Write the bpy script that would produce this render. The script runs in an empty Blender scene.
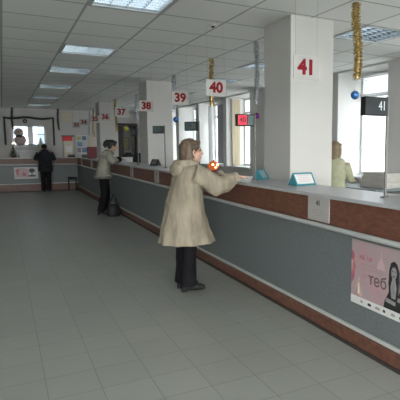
import bpy, bmesh, math, random
from mathutils import Vector, Matrix, noise
random.seed(7)
PI = math.pi
sc = bpy.context.scene
COL = sc.collection
MW = {}

# ------------------------------------------------------------------ materials
def mat(name, col, rough=.6, metal=0.0, spec=.5, var=0.0, vscale=8.0, bump=0.0, bscale=40.0, emit=None, estr=1.0, stretch=None, coat=0.0, dark=None):
    m = bpy.data.materials.new(name); m.use_nodes = True
    nt = m.node_tree; N = nt.nodes; L = nt.links
    b = N['Principled BSDF']
    b.inputs['Roughness'].default_value = rough
    b.inputs['Metallic'].default_value = metal
    b.inputs['Specular IOR Level'].default_value = spec
    b.inputs['Coat Weight'].default_value = coat
    tc = N.new('ShaderNodeTexCoord'); mp = N.new('ShaderNodeMapping')
    if stretch: mp.inputs['Scale'].default_value = stretch
    L.new(tc.outputs['Object'], mp.inputs['Vector'])
    nz = N.new('ShaderNodeTexNoise'); nz.inputs['Scale'].default_value = vscale; nz.inputs['Detail'].default_value = 4
    L.new(mp.outputs['Vector'], nz.inputs['Vector'])
    mx = N.new('ShaderNodeMixRGB')
    c2 = dark if dark else tuple(c * (1 - var) for c in col)
    c1 = col if dark else tuple(min(1, c * (1 + var * .6)) for c in col)
    mx.inputs[1].default_value = (*c2, 1); mx.inputs[2].default_value = (*c1, 1)
    rp = N.new('ShaderNodeValToRGB'); rp.color_ramp.elements[0].position = .35; rp.color_ramp.elements[1].position = .65
    L.new(nz.outputs['Fac'], rp.inputs['Fac']); L.new(rp.outputs['Color'], mx.inputs[0])
    L.new(mx.outputs['Color'], b.inputs['Base Color'])
    if bump:
        n2 = N.new('ShaderNodeTexNoise'); n2.inputs['Scale'].default_value = bscale
        L.new(mp.outputs['Vector'], n2.inputs['Vector'])
        bp = N.new('ShaderNodeBump'); bp.inputs['Strength'].default_value = bump; bp.inputs['Distance'].default_value = .01
        L.new(n2.outputs['Fac'], bp.inputs['Height']); L.new(bp.outputs['Normal'], b.inputs['Normal'])
    if emit:
        b.inputs['Emission Color'].default_value = (*emit, 1); b.inputs['Emission Strength'].default_value = estr
    return m

def tile_mat(name, col, line, sx, sy, ox, oy, lw, rough, var, bump=0.0, spec=.5):
    """square tiles drawn with thin joints, tone varying from tile to tile"""
    m = bpy.data.materials.new(name); m.use_nodes = True
    nt = m.node_tree; N = nt.nodes; L = nt.links; b = N['Principled BSDF']
    b.inputs['Roughness'].default_value = rough; b.inputs['Specular IOR Level'].default_value = spec
    geo = N.new('ShaderNodeNewGeometry'); sp = N.new('ShaderNodeSeparateXYZ')
    L.new(geo.outputs['Position'], sp.inputs[0])
    def math_(op, a, v):
        n = N.new('ShaderNodeMath'); n.operation = op
        for i, q in enumerate((a, v)):
            if isinstance(q, (int, float)): n.inputs[i].default_value = q
            else: L.new(q, n.inputs[i])
        return n.outputs[0]
    dist = []; ids = []
    for out, s, o in ((sp.outputs[0], sx, ox), (sp.outputs[1], sy, oy)):
        u = math_('DIVIDE', math_('SUBTRACT', out, o), s)
        fl = math_('FLOOR', u, 0); fr = math_('SUBTRACT', u, fl)
        e = math_('MINIMUM', fr, math_('SUBTRACT', 1.0, fr))
        dist.append(math_('MULTIPLY', e, s)); ids.append(fl)
    d = math_('MINIMUM', dist[0], dist[1])
    ln = math_('LESS_THAN', d, lw / 2)
    cb = N.new('ShaderNodeCombineXYZ'); L.new(ids[0], cb.inputs[0]); L.new(ids[1], cb.inputs[1])
    wn = N.new('ShaderNodeTexWhiteNoise'); L.new(cb.outputs[0], wn.inputs['Vector'])
    nz = N.new('ShaderNodeTexNoise'); nz.inputs['Scale'].default_value = 5; nz.inputs['Detail'].default_value = 6
    L.new(geo.outputs['Position'], nz.inputs['Vector'])
    tone = math_('ADD', math_('MULTIPLY', wn.outputs['Value'], .6), math_('MULTIPLY', nz.outputs['Fac'], .4))
    mx = N.new('ShaderNodeMixRGB'); L.new(tone, mx.inputs[0])
    mx.inputs[1].default_value = (*[c * (1 - var) for c in col], 1); mx.inputs[2].default_value = (*[c * (1 + var) for c in col], 1)
    m2 = N.new('ShaderNodeMixRGB'); L.new(ln, m2.inputs[0]); L.new(mx.outputs[0], m2.inputs[1]); m2.inputs[2].default_value = (*line, 1)
    L.new(m2.outputs[0], b.inputs['Base Color'])
    if bump:
        bp = N.new('ShaderNodeBump'); bp.inputs['Strength'].default_value = bump; bp.inputs['Distance'].default_value = .004
        n3 = N.new('ShaderNodeTexNoise'); n3.inputs['Scale'].default_value = 2.2
        L.new(geo.outputs['Position'], n3.inputs['Vector'])
        L.new(n3.outputs['Fac'], bp.inputs['Height']); L.new(bp.outputs['Normal'], b.inputs['Normal'])
    return m

def glass_mat(name):
    m = bpy.data.materials.new(name); m.use_nodes = True
    nt = m.node_tree; N = nt.nodes; L = nt.links
    N.remove(N['Principled BSDF'])
    t = N.new('ShaderNodeBsdfTransparent'); g = N.new('ShaderNodeBsdfGlossy'); g.inputs['Roughness'].default_value = .03
    t.inputs[0].default_value = (.95, .97, .98, 1)
    mx = N.new('ShaderNodeMixShader'); mx.inputs[0].default_value = .06
    L.new(t.outputs[0], mx.inputs[1]); L.new(g.outputs[0], mx.inputs[2]); L.new(mx.outputs[0], N['Material Output'].inputs[0])
    return m

FLOOR = tile_mat('floor tiles', (.315, .325, .295), (.21, .215, .198), .325, .32, .175, 3.5, .006, .34, .06, .02, .5)
CEIL = tile_mat('ceiling tiles', (.78, .78, .755), (.40, .41, .40), .79, .74, .07, .32, .028, .9, .05, .0, .2)
WALL = mat('wall paint', (.66, .655, .64), .85, var=.03, vscale=1.5)
BWALL = mat('back wall paint', (.60, .585, .57), .85, var=.05, vscale=1.5)
PILLAR = mat('pillar paint', (.53, .517, .495), .7, var=.02, vscale=2)
WOOD = mat('red brown laminate', (.172, .068, .042), .45, var=.3, vscale=26, bump=.03, stretch=(1, .5, 1.8), dark=(.105, .043, .028))
PLINTH = mat('dark red brown plinth', (.18, .075, .048), .45, var=.3, vscale=16, dark=(.10, .043, .03))
GREY = mat('grey speckled panel', (.135, .152, .155), .5, var=.14, vscale=60)
TOE = mat('dark toe board', (.035, .03, .028), .7)
RAILM = mat('satin grey rail', (.52, .53, .52), .35, metal=.25)
STRIPM = mat('pale grey trim', (.46, .47, .46), .5)
TOPM = mat('pale grey worktop', (.40, .40, .41), .3, var=.06, vscale=90)
WHITE = mat('white plastic', (.72, .72, .71), .45, var=.02)
PVC = mat('white window frame', (.74, .75, .76), .35)
PLATE = mat('pale plate', (.41, .395, .375), .4, var=.02)
RED = mat('red lettering', (.21, .008, .016), .8, spec=.2)
DKTXT = mat('dark lettering', (.05, .05, .055), .6)
BLACK = mat('black plastic', (.015, .016, .018), .5, spec=.3)
DSCREEN = mat('dark screen', (.03, .033, .036), .6, spec=.25)
GSCREEN = mat('grey green screen', (.075, .115, .115), .25)
REDLED = mat('red led', (.35, .01, .025), .4, emit=(.9, .03, .08), estr=.4)
PALELED = mat('pale led', (.5, .55, .55), .4, emit=(.75, .85, .85), estr=.1)
POLE = mat('grey metal pole', (.15, .14, .13), .45, metal=.2)
TEAL = mat('teal plastic', (.03, .20, .25), .35)
TEALC = mat('pale teal card', (.16, .33, .36), .6)
PAPER = mat('white paper', (.62, .62, .61), .7, var=.02)
GLASS = glass_mat('window glass')
GOLD = mat('gold tinsel', (.56, .43, .20), .22, metal=.8, var=.5, vscale=50)
SILVER = mat('silver tinsel', (.42, .44, .46), .3, metal=.7, var=.4, vscale=50)
GREENT = mat('dark green tinsel', (.028, .05, .034), .5, var=.4, vscale=30)
BLUEB = mat('blue bauble', (.025, .15, .40), .22, metal=.4, coat=.5)
PURPB = mat('purple bauble', (.22, .03, .27), .22, metal=.4, coat=.5)
YELB = mat('yellow bauble', (.45, .42, .05), .25, metal=.3, coat=.5)
LOUV = mat('aluminium louvre', (.42, .50, .57), .25, metal=.9)
TUBE = mat('fluorescent tube', (.8, .8, .8), .5, emit=(.93, .98, .98), estr=7.0)
HOUSE = mat('dull lamp housing', (.16, .18, .19), .7)
LFRAME = mat('white lamp frame', (.40, .42, .43), .5)
ORANGE = mat('orange lantern', (.62, .12, .04), .4, emit=(1.0, .22, .06), estr=.15)
GLOW = mat('lantern flame', (.9, .7, .3), .5, emit=(1.0, .72, .32), estr=5)
SKIN = mat('skin', (.50, .30, .225), .55, var=.05, vscale=20)
EYE = mat('eye', (.08, .06, .05), .2)
LIP = mat('lips', (.36, .13, .12), .5)
HAIRB = mat('brown hair', (.12, .080, .052), .55, var=.45, vscale=26, bump=.35, bscale=60, stretch=(1, 1, .25))
HAIRK = mat('black hair', (.018, .015, .016), .5, var=.3, vscale=26, bump=.3, bscale=60)
HAIRY = mat('fair hair', (.21, .15, .092), .55, var=.3, vscale=26, bump=.3, bscale=60, stretch=(1, 1, .25))
COATB = mat('beige shearling', (.285, .245, .185), .9, var=.22, vscale=17, bump=.5, bscale=70, stretch=(1, 1, .22), spec=.2)
CUFFB = mat('pale shearling trim', (.305, .262, .198), .95, var=.2, vscale=30, bump=.5, bscale=90, spec=.2)
BLKCL = mat('black cloth', (.008, .007, .009), .85, var=.3, vscale=10, spec=.2)
NAVY = mat('dark navy cloth', (.020, .021, .027), .85, var=.3, vscale=8, bump=.2, bscale=30, spec=.2)
JACK = mat('grey beige jacket', (.30, .288, .24), .85, var=.25, vscale=9, bump=.3, bscale=30, spec=.2)
FURT = mat('grey fur trim', (.20, .19, .16), .95, var=.4, vscale=40, bump=.6, bscale=60, spec=.1)
GREENJ = mat('pale yellow green knit', (.42, .42, .29), .9, var=.08, vscale=20, bump=.2, bscale=80, spec=.2)
LEATH = mat('black leather', (.010, .009, .010), .6, bump=.15, bscale=40)
PINK = mat('pink poster print', (.43, .265, .28), .45, var=.12, vscale=5, dark=(.36, .30, .31))
PINKD = mat('deep pink print', (.40, .13, .16), .45, var=.2, vscale=12)
PINKL = mat('faint pink print', (.50, .35, .36), .45)
PEACH = mat('peach print', (.50, .33, .27), .45, var=.2, vscale=14)
GREYP = mat('grey print', (.33, .27, .28), .45)
GREYD = mat('dark grey print', (.13, .10, .105), .45)
PINKM = mat('mid pink print', (.42, .22, .25), .45)
BLKP = mat('black print', (.02, .02, .022), .45)
FACEP = mat('monochrome face print', (.28, .27, .27), .45, var=.2, vscale=22)
CREAM = mat('cream enamel', (.62, .56, .44), .5)
REDS = mat('red panel', (.68, .02, .02), .45)
MAROON = mat('maroon board', (.16, .018, .03), .5, var=.1)
DOORK = mat('dark brown door', (.032, .021, .018), .5, var=.3, vscale=10, stretch=(1, 1, .2))
GREEN = mat('fir green', (.022, .055, .032), .7, var=.5, vscale=25)
PALEG = mat('frosted fir green', (.50, .49, .40), .8, var=.15, vscale=25)
SNOWP = mat('pale pink snowman', (.52, .40, .38), .6, var=.08, vscale=5)
SNOWR = mat('red piping', (.45, .13, .13), .6)
BEIGEC = mat('tan blind fabric', (.50, .43, .31), .9)
BLINDM = mat('pale grey blind fabric', (.42, .43, .44), .9)
CARD = mat('grey card box', (.52, .50, .46), .8, var=.1)
DESKM = mat('grey green desk', (.20, .24, .25), .4)
BLUEP = mat('blue print', (.18, .33, .50), .5, var=.5, vscale=14)
YELP = mat('yellow print', (.55, .50, .25), .5, var=.3, vscale=14)
CHAIRF = mat('black chair cloth', (.02, .021, .024), .9)
GROUND = mat('snowy ground', (.68, .68, .67), .9, var=.05, vscale=.3)

# ------------------------------------------------------------------ geometry
class G:
    def __init__(s): s.v = []; s.f = []; s.mi = []
    def add(s, vs, fs, T=None):
        n = len(s.v)
        s.v += [tuple(T @ Vector(p)) if T else tuple(p) for p in vs]
        s.f += [tuple(i + n for i in f) for f in fs]
        return s
    def box(s, a, b, T=None, bev=0):
        x0, y0, z0 = (min(a[i], b[i]) for i in range(3)); x1, y1, z1 = (max(a[i], b[i]) for i in range(3))
        if bev:
            bm = bmesh.new(); bmesh.ops.create_cube(bm, size=1)
            for v in bm.verts: v.co = Vector(((x0 + x1) / 2 + v.co.x * (x1 - x0), (y0 + y1) / 2 + v.co.y * (y1 - y0), (z0 + z1) / 2 + v.co.z * (z1 - z0)))
            bmesh.ops.bevel(bm, geom=bm.edges[:], offset=bev, segments=2, profile=.5, affect='EDGES')
            bm.verts.index_update()
            s.add([v.co.copy() for v in bm.verts], [[v.index for v in f.verts] for f in bm.faces], T); bm.free(); return s
        vs = [(x0, y0, z0), (x1, y0, z0), (x1, y1, z0), (x0, y1, z0), (x0, y0, z1), (x1, y0, z1), (x1, y1, z1), (x0, y1, z1)]
        return s.add(vs, [(3, 2, 1, 0), (4, 5, 6, 7), (0, 1, 5, 4), (1, 2, 6, 5), (2, 3, 7, 6), (3, 0, 4, 7)], T)
    def ell(s, c, r, T=None, nu=16, nv=10):
        if isinstance(r, (int, float)): r = (r, r, r)
        vs = [(c[0], c[1], c[2] + r[2])]
        for j in range(1, nv):
            t = PI * j / nv
            for i in range(nu):
                a = 2 * PI * i / nu
                vs.append((c[0] + r[0] * math.sin(t) * math.cos(a), c[1] + r[1] * math.sin(t) * math.sin(a), c[2] + r[2] * math.cos(t)))
        vs.append((c[0], c[1], c[2] - r[2])); fs = []
        for i in range(nu): fs.append((0, 1 + i, 1 + (i + 1) % nu))
        for j in range(nv - 2):
            for i in range(nu):
                a = 1 + j * nu + i; b = 1 + j * nu + (i + 1) % nu
                fs.append((a, a + nu, b + nu, b))
        e = len(vs) - 1; o = 1 + (nv - 2) * nu
        for i in range(nu): fs.append((o + i, e, o + (i + 1) % nu))
        return s.add(vs, fs, T)
    def loft(s, rings, T=None):
        n = len(rings[0]); vs = [p for r in rings for p in r]; fs = []
        for j in range(len(rings) - 1):
            for i in range(n):
                a = j * n + i; b = j * n + (i + 1) % n
                fs.append((a, b, b + n, a + n))
        fs.append(tuple(reversed(range(n)))); fs.append(tuple((len(rings) - 1) * n + i for i in range(n)))
        return s.add(vs, fs, T)
    def tube(s, pts, rad, n=10, T=None, ref=(0, 0, 1)):
        pts = [Vector(p) for p in pts]; rings = []
        if not isinstance(rad, (list,)): rad = [rad] * len(pts)
        prev = None
        for i, p in enumerate(pts):
            d = (pts[min(i + 1, len(pts) - 1)] - pts[max(i - 1, 0)]).normalized()
            if prev is None:
                r = Vector(ref)
                if abs(d.dot(r)) > .95: r = Vector((1, 0, 0))
                u = (r - d * r.dot(d)).normalized()
            else: u = (prev - d * prev.dot(d)).normalized()
            prev = u; w = d.cross(u)
            a, b = rad[i] if isinstance(rad[i], tuple) else (rad[i], rad[i])
            rings.append([tuple(p + u * (a * math.cos(2 * PI * k / n)) + w * (b * math.sin(2 * PI * k / n))) for k in range(n)])
        return s.loft(rings, T)
    def stack(s, rows, n=24, flute=0, nf=9, T=None, ph=0):
        """horizontal elliptic rings (z, cx, cy, rx, ry[, flute amount])"""
        rings = []
        for row in rows:
            z, cx, cy, rx, ry = row[:5]; fl = row[5] if len(row) > 5 else 0
            rg = []
            for k in range(n):
                a = 2 * PI * k / n; q = 1 + fl * math.cos(nf * a + ph) + fl * .5 * math.cos((nf - 4) * a + 1 + ph)
                rg.append((cx + rx * q * math.cos(a), cy + ry * q * math.sin(a), z))
            rings.append(rg)
        return s.loft(rings, T)
    def disc(s, c, r, axis, th, n=20, sx=1, sy=1):
        c = Vector(c); ax = Vector(axis).normalized()
        ref = Vector((0, 0, 1)) if abs(ax.z) < .9 else Vector((1, 0, 0))
        u = ref.cross(ax).normalized(); w = ax.cross(u)
        rg = [[tuple(c + ax * o + u * (r * sx * math.cos(2 * PI * k / n)) + w * (r * sy * math.sin(2 * PI * k / n))) for k in range(n)] for o in (0, th)]
        return s.loft(rg)
    def build(s, name, m, parent=None, local=False, smooth=None, sharp=40):
        me = bpy.data.meshes.new(name); vs = [Vector(v) for v in s.v]
        loc = Vector((0, 0, 0))
        if parent is not None:
            if not local:
                inv = MW[parent].inverted(); vs = [inv @ v for v in vs]
        else:
            loc = Vector((sum((min(v[i] for v in vs), max(v[i] for v in vs))) / 2 for i in range(3)))
            loc.z = min(v.z for v in vs); vs = [v - loc for v in vs]
        me.from_pydata(vs, [], s.f); me.update()
        bm = bmesh.new(); bm.from_mesh(me); bmesh.ops.recalc_face_normals(bm, faces=bm.faces[:]); bm.to_mesh(me); bm.free()
        if smooth:
            me.polygons.foreach_set('use_smooth', [True] * len(me.polygons)); me.set_sharp_from_angle(angle=math.radians(sharp))
        return link(name, me, m, parent, loc)

def link(name, me, m, parent=None, loc=(0, 0, 0)):
    o = bpy.data.objects.new(name, me); COL.objects.link(o)
    if m is not None: me.materials.clear(); me.materials.append(m)
    o.location = loc
    if parent is not None: o.parent = parent; MW[o] = MW[parent]
    else: MW[o] = Matrix.Translation(Vector(loc))
    return o

def tag(o, label, cat=None, group=None, kind=None):
    o['label'] = label
    if cat: o['category'] = cat
    if group: o['group'] = group
    if kind: o['kind'] = kind
    return o

def thing(name, label, cat, loc=(0, 0, 0), rz=0, group=None, scale=1):
    o = bpy.data.objects.new(name, None); COL.objects.link(o); o.empty_display_size = .1
    o.location = loc; o.rotation_euler = (0, 0, rz); o.scale = (scale,) * 3
    MW[o] = Matrix.Translation(Vector(loc)) @ Matrix.Rotation(rz, 4, 'Z') @ Matrix.Scale(scale, 4)
    return tag(o, label, cat, group)

def struct(o, label=None):
    o['kind'] = 'structure'
    if label: o['label'] = label
    return o

def fuse(g, name, m, parent, voxel=.01, it=4, amp=0, asc=20, local=True):
    """melt overlapping lofts into one continuous surface"""
    me = bpy.data.meshes.new('tmp'); me.from_pydata([Vector(v) for v in g.v], [], g.f)
    bm = bmesh.new(); bm.from_mesh(me); bmesh.ops.recalc_face_normals(bm, faces=bm.faces[:]); bm.to_mesh(me); bm.free()
    t = bpy.data.objects.new('tmp', me); COL.objects.link(t)
    r = t.modifiers.new('r', 'REMESH'); r.mode = 'VOXEL'; r.voxel_size = voxel
    sm = t.modifiers.new('s', 'SMOOTH'); sm.iterations = it; sm.factor = .5
    dg = bpy.context.evaluated_depsgraph_get(); dg.update()
    new = bpy.data.meshes.new_from_object(t.evaluated_get(dg)); bpy.data.objects.remove(t); bpy.data.meshes.remove(me)
    if amp:
        for v in new.vertices: v.co += v.normal * (noise.noise(v.co * asc) * amp)
    new.name = name
    new.polygons.foreach_set('use_smooth', [True] * len(new.polygons))
    o = link(name, new, m, parent)
    return o

def text(body, size, name, m, parent, c, face='-Y', bold=0.0, align='CENTER', depth=.002, sx=1.0, rz=0):
    cu = bpy.data.curves.new('t', 'FONT'); cu.body = body; cu.size = size; cu.align_x = align; cu.align_y = 'CENTER'
    cu.extrude = depth; cu.offset = bold; cu.resolution_u = 3
    t = bpy.data.objects.new('t', cu); COL.objects.link(t)
    dg = bpy.context.evaluated_depsgraph_get(); dg.update()
    me = bpy.data.meshes.new_from_object(t.evaluated_get(dg)); bpy.data.objects.remove(t); bpy.data.curves.remove(cu)
    if face == '-Y': R = Matrix(((1, 0, 0), (0, 0, -1), (0, 1, 0))).to_4x4()
    else: R = Matrix(((0, 0, -1), (-1, 0, 0), (0, 1, 0))).to_4x4()
    R = Matrix.Translation(Vector(c)) @ R @ Matrix.Diagonal((sx, 1, 1, 1))
    me.transform(MW[parent].inverted() @ R if parent else R); me.name = name
    return link(name, me, m, parent)

# ------------------------------------------------------------------ the hall
HC = 3.08
XW = 6.0; XG = 6.6
tag(struct(G().box((-6, -4, -.1), (XG + .3, 23.2, 0)).build('floor', FLOOR)), 'grey green square floor tiles of the hall')
struct(G().box((-60, -60, -.9), (90, 90, -.8)).build('ground', GROUND), 'pale snowy ground outside the windows')
struct(G().box((-6.2, -4.2, 3.3), (XG + .3, 23.2, 3.4)).build('ceiling_slab', WALL), 'unseen slab added above the suspended ceiling to keep sky light out')  # added to stop sky light leaking in around the lamp frames
# lights: cells of the ceiling grid
GX = lambda i: .07 + .79 * i
GY = lambda j: .32 + .74 * j
light_cells = [(i, j) for i in (1, -3, -6) for j in (-4, -1, 2, 6, 10, 13, 17, 21, 25)] + [(5, j) for j in (-4, -1, 2, 6, 10, 13, 17, 21, 25)]  # left columns and nearest rows are unseen lamps added to brighten the hall
g = G()
for i in range(-8, 9):
    for j in range(-6, 31):
        if (i, j) in light_cells: continue
        x0, x1, y0, y1 = GX(i), GX(i + 1), GY(j), GY(j + 1)
        g.add([(x0, y0, HC), (x1, y0, HC), (x1, y1, HC), (x0, y1, HC)], [(0, 3, 2, 1)])
o = g.build('ceiling', CEIL); struct(o, 'suspended ceiling of pale square tiles with dark joints')
bm = bmesh.new(); bm.from_mesh(o.data)
bmesh.ops.remove_doubles(bm, verts=bm.verts[:], dist=.001)
for f in bm.faces:
    if f.normal.z > 0: f.normal_flip()
bm.to_mesh(o.data); bm.free()
struct(G().box((-6.2, -4.2, -.1), (-6, 23.2, 3.3)).build('wall_left', WALL), 'left wall of the hall')
g = G(); fw = [(-5.2, -2.9), (-2.3, 0.0), (.6, 2.9), (3.5, 5.6)]; x = -6.2
for a, b in fw: g.box((x, -4.2, -.1), (a, -4, 3.3)); g.box((a, -4.2, -.1), (b, -4, .25)); g.box((a, -4.2, 2.95), (b, -4, 3.3)); x = b
g.box((x, -4.2, -.1), (XG + .3, -4, 3.3))
struct(g.build('wall_front', WALL), 'unseen wall behind the camera, openings added to let light in')
# back wall with a window opening and a doorway
YB = 21.5
BWX0, BWX1, BWZ0, BWZ1 = .36, 1.60, 1.60, 2.44
DX0, DX1, DZ = 4.45, 5.20, 2.50
g = G()
for a, b in (((-6, 0), (BWX0, 3.3)), ((BWX0, 0), (BWX1, BWZ0)), ((BWX0, BWZ1), (BWX1, 3.3)), ((BWX1, 0), (DX0, 3.3)), ((DX0, DZ), (DX1, 3.3)), ((DX1, 0), (XG + .3, 3.3))):
    g.box((a[0], YB, a[1]), (b[0], YB + .25, b[1]))
struct(g.build('wall_back', BWALL), 'pale back wall behind the far counter')
g = G()
g.box((4.2, YB + 1.4, 0), (5.6, YB + 1.5, 3)); g.box((4.2, YB + .25, 0), (4.3, YB + 1.4, 3)); g.box((5.5, YB + .25, 0), (5.6, YB + 1.4, 3)); g.box((4.2, YB + .25, 2.8), (5.6, YB + 1.4, 2.9))
struct(g.build('wall_corridor', WALL), 'pale corridor wall seen through the doorway')
g = G()
g.box((DX0 - .07, YB - .04, 0), (DX0, YB + .27, DZ + .07)); g.box((DX1, YB - .04, 0), (DX1 + .07, YB + .27, DZ + .07)); g.box((DX0 - .07, YB - .04, DZ), (DX1 + .07, YB + .27, DZ + .08))
d1 = struct(g.build('door_1', DOORK), 'dark framed doorway in the back wall')
lf = G().box((DX0 + .01, YB + .05, .02), (DX0 + .24, YB + .1, DZ - .02)).build('door_leaf', DOORK, d1)
G().tube([(DX0 + .20, YB + .05, 1.05), (DX0 + .20, YB, 1.05), (DX0 + .12, YB, 1.05)], .011, 8).build('handle', RAILM, lf)
# right wall with window recesses
wins = [(-3.0, -1.4), (-.9, .9), (1.4, 3.0), (4.0, 5.55), (6.52, 7.95), (9.1, 10.7), (11.9, 13.48), (13.72, 15.8), (16.0, 17.95), (18.3, 20.0)]
WZ0, WZ1 = 1.0, 3.04
g = G(); y = -4
for a, b in wins:
    g.box((XW, y, 0), (XG + .15, a, 3.3)); g.box((XW, a, 0), (XG + .15, b, WZ0)); g.box((XW, a, WZ1), (XG + .15, b, 3.3)); y = b
g.box((XW, y, 0), (XG + .15, YB, 3.3))
struct(g.build('wall_right', WALL), 'thick white outer wall with deep window recesses')
n = 0
for a, b in wins:
    n += 1
    g = G(); t = .06
    g.box((XG, a, WZ0), (XG + .07, a + t, WZ1)); g.box((XG, b - t, WZ0), (XG + .07, b, WZ1)); g.box((XG, a + t, WZ0), (XG + .07, b - t, WZ0 + t)); g.box((XG, a + t, WZ1 - t), (XG + .07, b - t, WZ1))
    mid = (a + b) / 2
    if n != 5: g.box((XG, mid - .035, WZ0 + t), (XG + .07, mid + .035, WZ1 - t))
    g.box((XG, a + t, 2.58), (XG + .07, b - t, 2.64))
    w = struct(g.build('window_%d' % n, PVC), 'tall white framed window in the right wall')
    for (y0, y1) in (((a + t, b - t),) if n == 5 else ((a + t, mid - .035), (mid + .035, b - t))):
        for z0, z1 in ((WZ0 + t, 2.58), (2.64, WZ1 - t)):
            G().box((XG + .03, y0, z0), (XG + .036, y1, z1)).build('pane', GLASS, w)
    G().box((XW - .05, a - .02, WZ0 - .035), (XG, b + .02, WZ0 + .004)).build('sill', PVC, w)
    hy = b - .035 if n == 5 else mid
    h = G().box((XG - .012, hy - .014, 1.55), (XG, hy + .014, 1.63)); h.tube([(XG - .012, hy, 1.59), (XG - .045, hy, 1.59), (XG - .045, hy, 1.47)], .010, 8)
    h.build('handle', PVC, w)
# back window
n = 7
g = G(); t = .07; y0, y1 = YB + .05, YB + .13
g.box((BWX0, y0, BWZ0), (BWX0 + t, y1, BWZ1)); g.box((BWX1 - t, y0, BWZ0), (BWX1, y1, BWZ1)); g.box((BWX0, y0, BWZ0), (BWX1, y1, BWZ0 + t)); g.box((BWX0, y0, BWZ1 - t), (BWX1, y1, BWZ1)); g.box((.93, y0, BWZ0), (1.12, y1, BWZ1))
g.box((BWX0, y0 + .01, 2.045), (BWX1, y1, 2.075))
w = struct(g.build('window_11', PVC), 'white double window in the back wall')
for x0, x1 in ((BWX0 + t, .93), (1.12, BWX1 - t)):
    for z0, z1 in ((BWZ0 + t, 2.045), (2.075, BWZ1 - t)): G().box((x0, y0 + .04, z0), (x1, y0 + .046, z1)).build('pane', GLASS, w)
G().box((BWX0 - .08, YB - .16, BWZ0 - .04), (BWX1 + .08, YB + .05, BWZ0)).build('sill', PVC, w)

k = 11
for a, b in fw:  # unseen windows, added to light the hall from behind the camera
    k += 1; g = G(); m_ = (a + b) / 2
    for x0, x1, z0, z1 in ((a, a + .07, .25, 2.95), (b - .07, b, .25, 2.95), (a + .07, b - .07, .25, .32), (a + .07, b - .07, 2.88, 2.95), (m_ - .035, m_ + .035, .32, 2.88)): g.box((x0, -4.14, z0), (x1, -4.06, z1))
    w = struct(g.build('window_%d' % k, PVC), 'unseen large window added behind the camera for light')
    for x0, x1 in ((a + .07, m_ - .035), (m_ + .035, b - .07)): G().box((x0, -4.103, .32), (x1, -4.097, 2.88)).build('pane', GLASS, w)

# neighbouring building outside the back window
t = thing('neighbouring_building', 'pale blue building seen through the back window', 'building', (0, 31, -.8))
G().box((-9, 31, -.8), (12, 36, 9)).build('facade', mat('pale blue render', (.17, .21, .255), .9, var=.08, vscale=.6), t)
for k in range(6):
    for z in (1.2, 4.4): G().box((-7.5 + k * 3.1, 30.95, z), (-6.2 + k * 3.1, 31.01, z + 1.6)).build('window', mat('dull glass', (.10, .13, .16), .2), t)

# pillars
for k, (y0, y1) in enumerate(((4.8, 5.44), (11.05, 11.75), (17.15, 17.85))):
    struct(G().box((2.945, y0, 0), (3.545, y1, HC), bev=.008).build('wall_pillar', PILLAR), ['white square pillar behind the nearest tent card', 'white square pillar beside sign 38', 'white square pillar far down the counter'][k])

# ------------------------------------------------------------------ ceiling lights
def ceiling_light(i, j, label):
    x0, x1, y0, y1 = GX(i) + .014, GX(i + 1) - .014, GY(j) + .014, GY(j + 1) - .014
    t = thing('ceiling_light', label, 'light', ((x0 + x1) / 2, (y0 + y1) / 2, HC), 0, 'recessed square ceiling lights')
    g = G(); w = .03; z0, z1 = HC - .012, HC + .004
    u = .02; g.box((x0 - u, y0 - u, z0), (x0 + w, y1 + u, HC - .002)); g.box((x1 - w, y0 - u, z0), (x1 + u, y1 + u, HC - .002)); g.box((x0 + w, y0 - u, z0), (x1 - w, y0 + w, HC - .002)); g.box((x0 + w, y1 - w, z0), (x1 - w, y1 + u, HC - .002))
    g.build('frame', LFRAME, t)
    g = G(); e = -.006; z2 = HC + .11
    g.box((x0 + e, y0 + e, HC - .002), (x0 + .004, y1 - e, z2)); g.box((x1 - .004, y0 + e, HC - .002), (x1 - e, y1 - e, z2)); g.box((x0, y0 + e, HC - .002), (x1, y0 + .004, z2)); g.box((x0, y1 - .004, HC - .002), (x1, y1 - e, z2)); g.box((x0 + e, y0 + e, z2), (x1 - e, y1 - e, z2 + .01))
    g.build('housing', HOUSE, t)
    a0, a1, b0, b1 = x0 + w, x1 - w, y0 + w, y1 - w
    g = G()
    for k in range(5):
        xx = a0 + (a1 - a0) * k / 4
        if 0 < k < 4: g.add([(xx - .016, b0, HC + .04), (xx + .016, b0, HC + .04), (xx, b0, HC - .006), (xx - .016, b1, HC + .04), (xx + .016, b1, HC + .04), (xx, b1, HC - .006)], [(0, 1, 2), (3, 5, 4), (0, 3, 4, 1), (1, 4, 5, 2), (2, 5, 3, 0)])
    for k in range(1, 7):
        yy = b0 + (b1 - b0) * k / 7
        g.add([(a0, yy - .014, HC + .046), (a0, yy + .014, HC + .046), (a0, yy, HC - .003), (a1, yy - .014, HC + .046), (a1, yy + .014, HC + .046), (a1, yy, HC - .003)], [(0, 1, 2), (3, 5, 4), (0, 3, 4, 1), (1, 4, 5, 2), (2, 5, 3, 0)])
    g.build('louvre', LOUV, t)
    for k in range(4):
        xx = a0 + (a1 - a0) * (k + .5) / 4
        G().tube([(xx, b0 + .01, HC + .062), (xx, b1 - .01, HC + .062)], .015, 10).build('tube', TUBE, t, smooth=True)
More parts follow.
